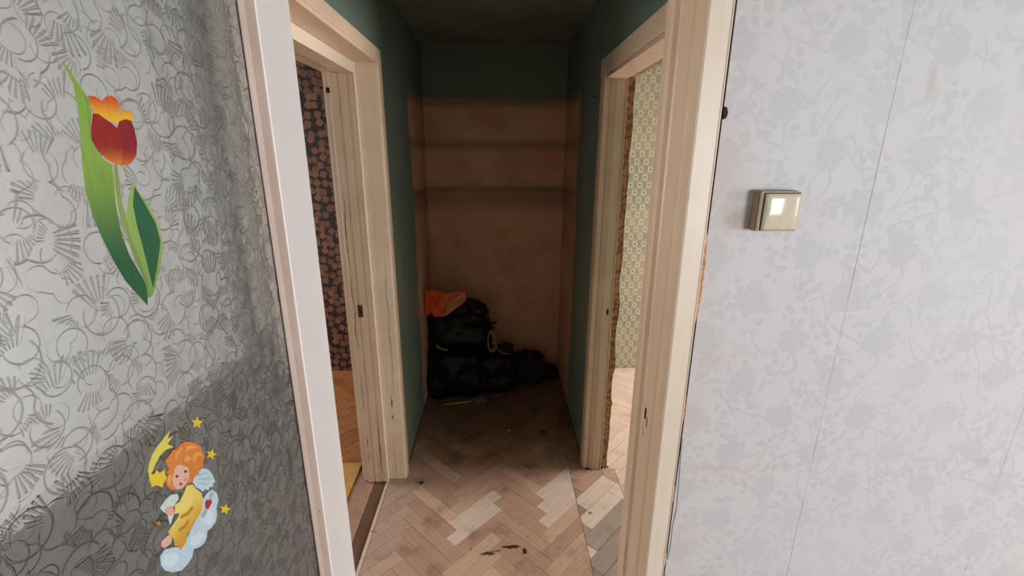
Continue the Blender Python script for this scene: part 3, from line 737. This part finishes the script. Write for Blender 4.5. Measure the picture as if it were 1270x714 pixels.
# ------------------------------------------------------------------ the opened glazed door (hinged on the left jamb)
d1 = tag(empty('door_1', (-.36, .86, 0)), 'white door with pressed pattern glass opened towards the viewer', 'door', kind='structure')
d1.location = (0, 0, 0)
DX, DT = -.340, .040                      # visible face, thickness
Y0, Y1 = .100, .861
GZ0, GZ1 = .62, 1.90
GY0, GY1 = .200, .7435
boxes('stile', [(DX-DT, DX, GY1, Y1, .01, 1.975)], WHITE, d1, bevel=.0015)
boxes('stile', [(DX-DT, DX, Y0, GY0, .01, 1.975)], WHITE, d1, bevel=.0015)
boxes('rail', [(DX-DT, DX-.0005, GY0, GY1, GZ1, 1.975)], WHITE, d1)
boxes('rail', [(DX-DT, DX-.0005, GY0, GY1, GZ0-.12, GZ0)], WHITE, d1)
boxes('rail', [(DX-DT, DX-.0005, GY0, GY1, .01, .16)], WHITE, d1)
boxes('panel', [(DX-.027, DX-.014, GY0, GY1, .16, GZ0-.12)], WHITE, d1)
BW = .031
def bead(poly, a, b, axis): return prism('glazing_bead', poly, a, b, BEAD, d1, axis=axis)
prism('glazing_bead', [(DX-.0022, GY1), (DX-.004, GY1-BW+.006), (DX-.009, GY1-BW), (DX-.0115, GY1-BW), (DX-.0115, GY1)], GZ0, GZ1, BEAD, d1)
prism('glazing_bead', [(DX-.002, GY0), (DX-.006, GY0+.012), (DX-.0115, GY0+.014), (DX-.0115, GY0)], GZ0, GZ1, BEAD, d1)
boxes('glazing_bead', [(DX-.0115, DX-.003, GY0+.014, GY1-BW, GZ0, GZ0+.03)], BEAD, d1)
boxes('glazing_bead', [(DX-.0115, DX-.003, GY0+.014, GY1-BW, GZ1-.012, GZ1)], BEAD, d1)
o = boxes('back_bead', [(DX-.036, DX-.0165, GY1-.02, GY1, GZ0, GZ1), (DX-.036, DX-.0165, GY0, GY0+.014, GZ0, GZ1)], BEAD, d1)
# dark ragged putty line at the edge of the glass
n = 90; A, B = [], []
for i in range(n+1):
    z = GZ0+(GZ1-GZ0)*i/n
    A.append((GY1-BW+.0008, z)); B.append((GY1-BW-.0012-.0022*abs(noise.noise((z*37, 2, 5)))*1.6-.002*max(0, noise.noise((z*8, 1, 9))), z))
prism('putty_line', A+B[::-1], DX-.0118, DX-.0106, CRACK, d1, axis='X')
gp = boxes('glass_pane', [(DX-.0160, DX-.0120, GY0+.002, GY1-.004, GZ0+.002, GZ1-.002)], [CLEAR, GLASS], d1)
paint_faces(gp, lambda c, n: n.x > .5, 1)
boxes('nail_head', [(DX-.0035, DX-.0020, .728, .731, 1.005, 1.008)], SWDARK, d1)

# stickers on the glass: flat prints
GF = DX-.0119
def flat(name, pts, layer, mat, parent):
    o = prism(name, [(a/1000, b/1000) for a, b in pts], GF+.0001+.00022*layer, GF+.0004+.00022*layer, mat, parent, axis='X'); return o
def rooted(name, loc, label, cat, group=None):
    e = empty(name, (0, 0, 0)); tag(e, label, cat, group); return e
LGREEN = printmat('print_leaf', lin(28, 92, 62), lin(140, 178, 78), 1.56, 1.67, lin(36, 110, 60))
DGREEN = printmat('print_dark_leaf', lin(24, 84, 62), lin(30, 100, 70), 1.5, 1.6)
YGREEN = printmat('print_light_leaf', lin(112, 160, 76), lin(150, 184, 96), 1.5, 1.6)
STEMG = printmat('print_stem', lin(110, 140, 80), lin(150, 170, 100), 1.5, 1.65)
tz = [p[1]/1000 for p in TULIP['f1']]
RED = printmat('print_red_petal', lin(232, 150, 40), lin(150, 30, 36), min(tz)-.006, min(tz)+.019, lin(200, 60, 40))
RED2 = printmat('print_crimson_petal', lin(226, 120, 44), lin(140, 24, 44), min(tz)-.006, min(tz)+.016, lin(190, 50, 50))
YEL = printmat('print_yellow_petal', lin(240, 196, 56), lin(220, 70, 36), max(tz)-.005, max(tz)+.016, lin(230, 130, 40))
tu = rooted('tulip_sticker', None, 'red and yellow tulip sticker with green leaves on the upper door glass', 'sticker')
flat('leaf', TULIP['long'], 0, LGREEN, tu); flat('stem', TULIP['stem'], 1, STEMG, tu)
flat('leaf', TULIP['rl'], 2, YGREEN, tu); flat('leaf_fold', TULIP['rd'], 3, DGREEN, tu)
flat('petal', TULIP['p1'], 2, YEL, tu); flat('petal', TULIP['p3'], 2, YEL, tu); flat('petal', TULIP['p2'], 3, YEL, tu)
flat('petal', TULIP['f2'], 4, RED2, tu); flat('petal', TULIP['f1'], 5, RED, tu)
an = rooted('angel_sticker', None, 'little winged child in yellow on a blue cloud, sticker on lower door glass', 'sticker')
pm = lambda n, c, d=None: printmat('print_'+n, c, dark=d or tuple(v*.75 for v in c))
flat('cloud', ANGEL['cloud'], 0, pm('cloud', lin(196, 220, 236), lin(150, 192, 220)), an)
flat('wing', ANGEL['wing'], 1, pm('wing', lin(198, 222, 232), lin(150, 190, 214)), an)
flat('comet_tail', ANGEL['tail'], 0, pm('tail', lin(222, 214, 90), lin(240, 236, 170)), an)
flat('comet_star', ANGEL['comet'], 1, pm('comet', lin(238, 206, 60)), an)
flat('dress', ANGEL['dress'], 2, printmat('print_dress', lin(214, 160, 50), lin(236, 212, 110), 1.25, 1.285, lin(220, 180, 80)), an)
flat('sleeve', ANGEL['sleeve'], 3, pm('sleeve', lin(238, 220, 120), lin(226, 192, 84)), an)
flat('lyre', ANGEL['lyre'], 3, pm('lyre', lin(206, 224, 220)), an)
flat('hand', ANGEL['hand'], 4, pm('skin', lin(228, 176, 160)), an)
flat('foot', ANGEL['foot'], 3, pm('skin_foot', lin(230, 182, 166)), an)
flat('hair', ANGEL['hair'], 3, pm('hair', lin(222, 136, 62), lin(184, 88, 40)), an)
flat('face', ANGEL['face'], 4, pm('face', lin(232, 186, 170), lin(226, 172, 156)), an)
flat('cheek', ANGEL['cheek'], 5, pm('cheek', lin(226, 150, 136)), an)
for k in ('eye1', 'eye2'): flat('eye', ANGEL[k], 6, pm(k, lin(60, 64, 84)), an)
for k in ('curl1', 'curl2', 'curl3', 'curl4', 'curl5'): flat('curl', ANGEL[k], 5, pm(k, lin(240, 168, 96), lin(200, 110, 50)), an)
for k in ('fold1', 'fold2'): flat('fold', ANGEL[k], 4, pm(k, lin(196, 140, 44)), an)
for k in ('feather1', 'feather2', 'feather3'): flat('feather', ANGEL[k], 2, pm(k, lin(150, 186, 206)), an)
for k in ('puff1', 'puff2', 'puff3'): flat('puff', ANGEL[k], 1, pm(k, lin(216, 232, 244), lin(180, 208, 230)), an)
flat('mouth', ANGEL['mouth'], 6, pm('mouth', lin(170, 70, 66)), an)
flat('heart', ANGEL['heart'], 5, pm('heart', lin(180, 30, 40)), an)
flat('arrow', ANGEL['arrow'], 3, pm('arrow', lin(176, 186, 200)), an); flat('arrow', ANGEL['arrow2'], 3, pm('arrow_tip', lin(170, 176, 190)), an)
SY = pm('star', lin(228, 200, 60)); SO = pm('small_star', lin(200, 130, 60))
labs = ['yellow star sticker above the head of the angel sticker', 'yellow star sticker right beside the orange hair of the angel sticker',
        'yellow star sticker right of the blue cloud on the door glass', 'tiny orange star sticker below the hands of the angel sticker']
for s, l, i in zip(STARS, labs, range(4)):
    e = rooted('star_sticker', None, l, 'sticker', 'star stickers around the angel')
    e2 = flat('star_sticker', s, 0, SO if i == 3 else SY, None)
    bpy.data.objects.remove(e); tag(e2, l, 'sticker', 'star stickers around the angel')

pk = boxes('added_plank', [(-.565, -.485, .838, .860, .001, 2.25)], STANDIN, bevel=.002)  # added to make the dark streak seen through the glass
tag(pk, 'dark upright plank against the wall, added for the dark streak in the door glass by its bead', 'added_plank')
# the window in the near room's left wall is added, to light behind the door
# dark board added behind the opened door, to darken the lower glass
lb = boxes('added_board', [(-.462, -.446, .22, .852, .001, 1.335)], STANDIN, bevel=.002)
tag(lb, 'dark upright board added behind the door to darken the lower part of its pattern glass', 'board')

# ------------------------------------------------------------------ light switch
sw = empty('light_switch', (.526, WF0-.0016, 1.565)); tag(sw, 'square ivory light switch on the pale papered wall right of the doorway', 'light switch')
boxes('back_box', [(-.0375, .0375, -.020, 0, -.038, .038)], SWDARK, sw, bevel=.002)
boxes('cover', [(-.0355, .0375, -.029, -.020, -.037, .037)], SWITCH, sw, bevel=.002)
N = 14; V, F = [], []
for j in range(N+1):
    for i in range(N+1):
        u = i/N*2-1; v = j/N*2-1
        e = max(abs(u), abs(v))
        V.append((.001+.0325*u, -.0062-.0045*(1-u*u*.5-v*v*.5)+(.0012 if e > .999 else 0), .0338*v))
for j in range(N):
    for i in range(N):
        q = j*(N+1)+i; F.append([q, q+1, q+N+2, q+N+1])
rim = [i for i in range(N+1)]+[(N+1)*k+N for k in range(1, N+1)]+[(N+1)*N+k for k in range(N-1, -1, -1)]+[(N+1)*k for k in range(N-1, 0, -1)]
n0 = len(V)
V += [(V[i][0], .002, V[i][2]) for i in rim]
F += [[rim[i], rim[(i+1) % len(rim)], n0+(i+1) % len(rim), n0+i] for i in range(len(rim))] + [[n0+i for i in range(len(rim))]]
rk = meshobj('rocker', V, F, SWITCH, sw)
for p in rk.data.polygons[:N*N]: p.use_smooth = True
rk.location = (.001, -.0285, 0); rk.rotation_euler = (math.radians(.5), 0, math.radians(1))
boxes('gap', [(-.0330, .0360, -.0295, -.0285, -.0352, .0352)], CRACK, sw)
boxes('scuff', [(-.004, -.0025, -.0090, -.0083, -.0305, -.029)], CRACK, rk)

# loose cable coming out of the gap by the frame
cablepts = curve_pts([(.4105, .868, 1.06), (.4112, .864, 1.00), (.4120, .8600, .945), (.4130, .8585, .90), (.4128, .8585, .865), (.4105, .8600, .825), (.4060, .8480, .785), (.4035, .8470, .765), (.4030, .849, .74)])
tag(tube('cable', cablepts, .0013, CABLE), 'thin grey cable hanging loose along the right edge of the near door frame', 'cable')

# small nails in the hall's right wall
for (y, z, l) in ((2.358, 1.934, 'dark nail in the green wall near the top corner of the right frame'), (2.558, 1.837, 'faint thin nail in the green wall deeper in the hall')):
    tag(tube('nail', [(XR+.004, y, z), (XR-.022, y-.008, z+.003)], [.003, .002], BRASS if z > 1.9 else SWDARK), l, 'nail')

# ------------------------------------------------------------------ rubbish at the end of the hall
def bag(name, c, r, mat, seed, parent=None, ridge=.16, flat_z=None, sub=5, xmin=None, xmax=None, ymax=None, zmin=None, zmax=None, notch=None, taper=0, power=2.4):
    bm = bmesh.new(); bmesh.ops.create_icosphere(bm, subdivisions=sub, radius=1)
    for v in bm.verts:
        p = v.co.normalized()
        # superellipsoid body with creases
        k = (abs(p.x)**power+abs(p.y)**power+abs(p.z)**power)**(-1/power)
        q = p*k
        s = Vector((p.x*1.7+seed, p.y*1.7, p.z*1.7))
        h = noise.noise(s)*.16
        h += (1-abs(noise.noise(s*2.3+Vector((5, 1, 2))))*2)*ridge*.35
        h += (1-abs(noise.noise(s*5.1))*2.2)*ridge*.18
        h += (1-abs(noise.noise(s*11.0))*2.2)*ridge*.07
        q = q*(1+h-.1)
        t = 1-taper*max(0, q.z)
        v.co = Vector((q.x*r[0]*t, q.y*r[1]*t, q.z*r[2])) + Vector(c)
        if flat_z is not None and v.co.z < flat_z: v.co.z = flat_z + .002*noise.noise(v.co*30)
        if xmin is not None and v.co.x < xmin: v.co.x = xmin+.002*abs(noise.noise(v.co*20))
        if xmax is not None and v.co.x > xmax: v.co.x = xmax-.002*abs(noise.noise(v.co*20))
        if zmax is not None and v.co.z > zmax: v.co.z = zmax-.003*abs(noise.noise(v.co*20))
        if zmin is not None and v.co.z < zmin: v.co.z = zmin+.003*abs(noise.noise(v.co*20))
        if notch is not None and v.co.z > notch[0] and v.co.x < notch[1] and v.co.y < notch[2]: v.co.y = notch[2]+.002*noise.noise(v.co*20)
        if ymax is not None and v.co.y > ymax: v.co.y = ymax-.002*abs(noise.noise(v.co*20))
    me = bpy.data.meshes.new(name); bm.to_mesh(me); bm.free()
    for p in me.polygons: p.use_smooth = True
    me.materials.append(mat.mat)
    return link(name, me, parent)
def knot(c, r, h, mat, parent, seed):
    """gathered, flared neck of a tied bag"""
    V, F = [], []; seg = 20; rows = [(0, 1.0), (.25, .45), (.4, .35), (.6, .7), (.85, 1.25), (1, 1.35)]
    for t, s in rows:
        for k in range(seg):
            a = k*2*math.pi/seg; rr = r*s*(1+.3*math.sin(a*4+seed)+.2*noise.noise((k*.8, t*3, seed)))
            V.append((c[0]+rr*math.cos(a), c[1]+rr*math.sin(a)*.8, c[2]+h*(t+.12*math.sin(a*3+seed)*t)))
    for i in range(len(rows)-1):
        F += [[i*seg+k, i*seg+(k+1) % seg, (i+1)*seg+(k+1) % seg, (i+1)*seg+k] for k in range(seg)]
    F += [[(len(rows)-1)*seg+k for k in range(seg)]]
    return meshobj('tied_neck', V, F, mat, parent, smooth=True)
YW = YB-.003
b1 = tag(empty('rubbish_bag'), 'large black bin bag at the bottom left of the hall-end heap', 'bag', 'black bin bags at the end of the hall')
bag('bag_body', (-.300, 3.06, .165), (.215, .21, .20), BAG, 1.3, b1, flat_z=.001, xmin=XL+.008, xmax=-.127, zmax=.338, power=4.5, ridge=.12)
b2 = tag(empty('rubbish_bag'), 'upright black bin bag on top of the heap, under the orange bag', 'bag', 'black bin bags at the end of the hall')
bag('bag_body', (-.272, 3.14, .470), (.240, .175, .175), BAG, 6.1, b2, xmin=XL+.008, ymax=YW, zmin=.340, notch=(.585, -.18, 3.03), power=4, taper=.10, ridge=.12)
knot((-.050, 3.04, .475), .028, .045, BAG, b2, 1.0)
bag('bag_fold', (-.150, 3.05, .612), (.07, .05, .03), BAG, 6.7, b2, sub=4)
tube('tie_string', curve_pts([(-.43, 2.945, .392), (-.405, 2.94, .375), (-.375, 2.938, .362), (-.345, 2.945, .350)]), .003, CORD, b2)
tube('tie_string', curve_pts([(-.425, 2.945, .372), (-.39, 2.94, .358), (-.35, 2.944, .346)]), .002, CORD, b2)
b3 = tag(empty('rubbish_bag'), 'black bin bag lying in front to the right at the foot of the heap', 'bag', 'black bin bags at the end of the hall')
bag('bag_body', (-.005, 3.10, .14), (.17, .17, .175), BAG, 9.7, b3, flat_z=.001, xmin=-.124, xmax=.122, power=4, ridge=.13)
knot((.105, 3.08, .215), .03, .035, BAG, b3, 2.0)
b4 = tag(empty('rubbish_bag'), 'small slumped dark bag on the right in the corner of the heap', 'bag', 'black bin bags at the end of the hall')
bag('bag_body', (.235, 3.18, .09), (.135, .14, .125), BAGG, 14.2, b4, flat_z=.001, xmin=.126, xmax=.352, ymax=YW, power=3, ridge=.2)
knot((.255, 3.17, .165), .045, .05, BAGG, b4, 3.0)
b5 = tag(bag('rubbish_bag', (.395, 3.22, .045), (.065, .09, .050), BAGG, 21.0, None, flat_z=.001, xmin=.357, ymax=YW, ridge=.25), 'flat dark scrap of bag in the far right corner of the hall', 'bag')

# orange bag: crumpled open carrier on top
def sheet(name, fn, nu, nv, mat, parent, th=.002, seed=0):
    V, F = [], []
    for j in range(nv+1):
        for i in range(nu+1): V.append(fn(i/nu, j/nv))
    for j in range(nv):
        for i in range(nu):
            a = j*(nu+1)+i; F.append([a, a+1, a+nu+2, a+nu+1])
    o = meshobj(name, V, F, mat, parent, smooth=True)
    s = o.modifiers.new('thick', 'SOLIDIFY'); s.thickness = th
    return o
ob = tag(empty('carrier_bag'), 'crumpled bright orange plastic bag on top of the black bags', 'bag')
def front(u, v):     # v 0 bottom .. 1 top
    top = .785-.013*u+.006*math.sin(u*9)
    bot = .605+(.022*math.exp(-((u-.17)/.06)**2))+max(0, u-.5)**1.5*.22
    xl = -.492; xr = -.205+.012*math.sin(v*4) - (1-v)**2*.05
    x = xl+(xr-xl)*u; z = bot+(top-bot)*v
    cr = .022*noise.noise((u*5, v*4, 3))+.012*(1-abs(noise.noise((u*9+v*5, v*3, 7)))*2)
    return (x, 2.950-.03*math.sin(math.pi*u)+cr*.7+.02*v, z)
def back(u, v):
    x, y, z = front(u, v); return (x, y+.022+.02*math.sin(math.pi*u)+.006*noise.noise((u*6, v*5, 11)), z-.02*v+.01*math.sin(u*12))
sheet('front_film', front, 30, 22, ORANGE, ob); sheet('back_film', back, 24, 16, ORANGE, ob)
def fold(u, v):
    x, y, z = front(.52+.46*u, .05+.9*v*(.55+.45*u)); return (x, y-.008-.006*math.sin(v*5), z)
sheet('pale_fold', fold, 16, 14, ORPALE, ob)

# coil of cord hanging on the heap
cc = []
for k in range(3):
    for i in range(22):
        a = i*2*math.pi/22
        wd = (.026+.007*k)*(1-.55*(math.cos(a)*.5+.5))
        cc.append((-.052+wd*math.sin(a)+.012*(1-math.cos(a))*.5+.004*k, 2.925+.006*k-.006*math.sin(a*2), .428-.004*k+(.068+.007*k)*math.cos(a)))
tag(tube('cord_coil', cc, .0024, CORD, seg=6), 'looped yellow-green cord hanging on the right side of the heap', 'cord')
tag(tube('cord_end', curve_pts([(.005, 2.96, .345), (.03, 2.955, .325), (.06, 2.965, .312), (.085, 2.985, .30)]), .003, CORD, seg=6), 'short loose end of yellow-green cord over the low bag', 'cord')

# little things on the floor
st = tag(tube('yellow_stick', [(-.371, 2.800, .008), (-.28, 2.818, .009), (-.185, 2.838, .010)], [.006, .0065, .006], YSTICK), 'yellow wooden stick on the floor in front of the bags', 'stick')
def crumple(name, c, r, mat, seed, label, cat, group=None, ridge=.3):
    return tag(bag(name, c, r, mat, seed, None, ridge, flat_z=.0, sub=3), label, cat, group)
crumple('rag', (-.125, 2.855, .016), (.055, .035, .020), RAGB, 31, 'crumpled grey-blue rag beside the yellow stick', 'rag')
crumple('crumpled_wrapper', (-.010, 2.905, .014), (.045, .028, .020), RAGP, 33, 'dull red crumpled wrapper right beside the grey-blue rag', 'wrapper', 'red wrappers by the bags')
crumple('crumpled_wrapper', (.10, 2.910, .014), (.05, .028, .020), RAGP, 37, 'dull red crumpled wrapper in front of the slumped right bag', 'wrapper', 'red wrappers by the bags')
crumple('paper_scrap', (.25, 2.735, .004), (.03, .022, .006), RAGB, 41, 'pale flat scrap on the dark floor right of the middle', 'scrap')
crumple('paper_crumb', (.069, 2.493, .003), (.011, .005, .004), SCRAP, 43, 'tiny white crumb in the middle of the dark hall floor', 'scrap')
crumple('dirt_crumb', (-.402, 2.03, .004), (.010, .008, .005), BLACK, 47, 'small black crumb near the foot of the left frame', 'dirt')
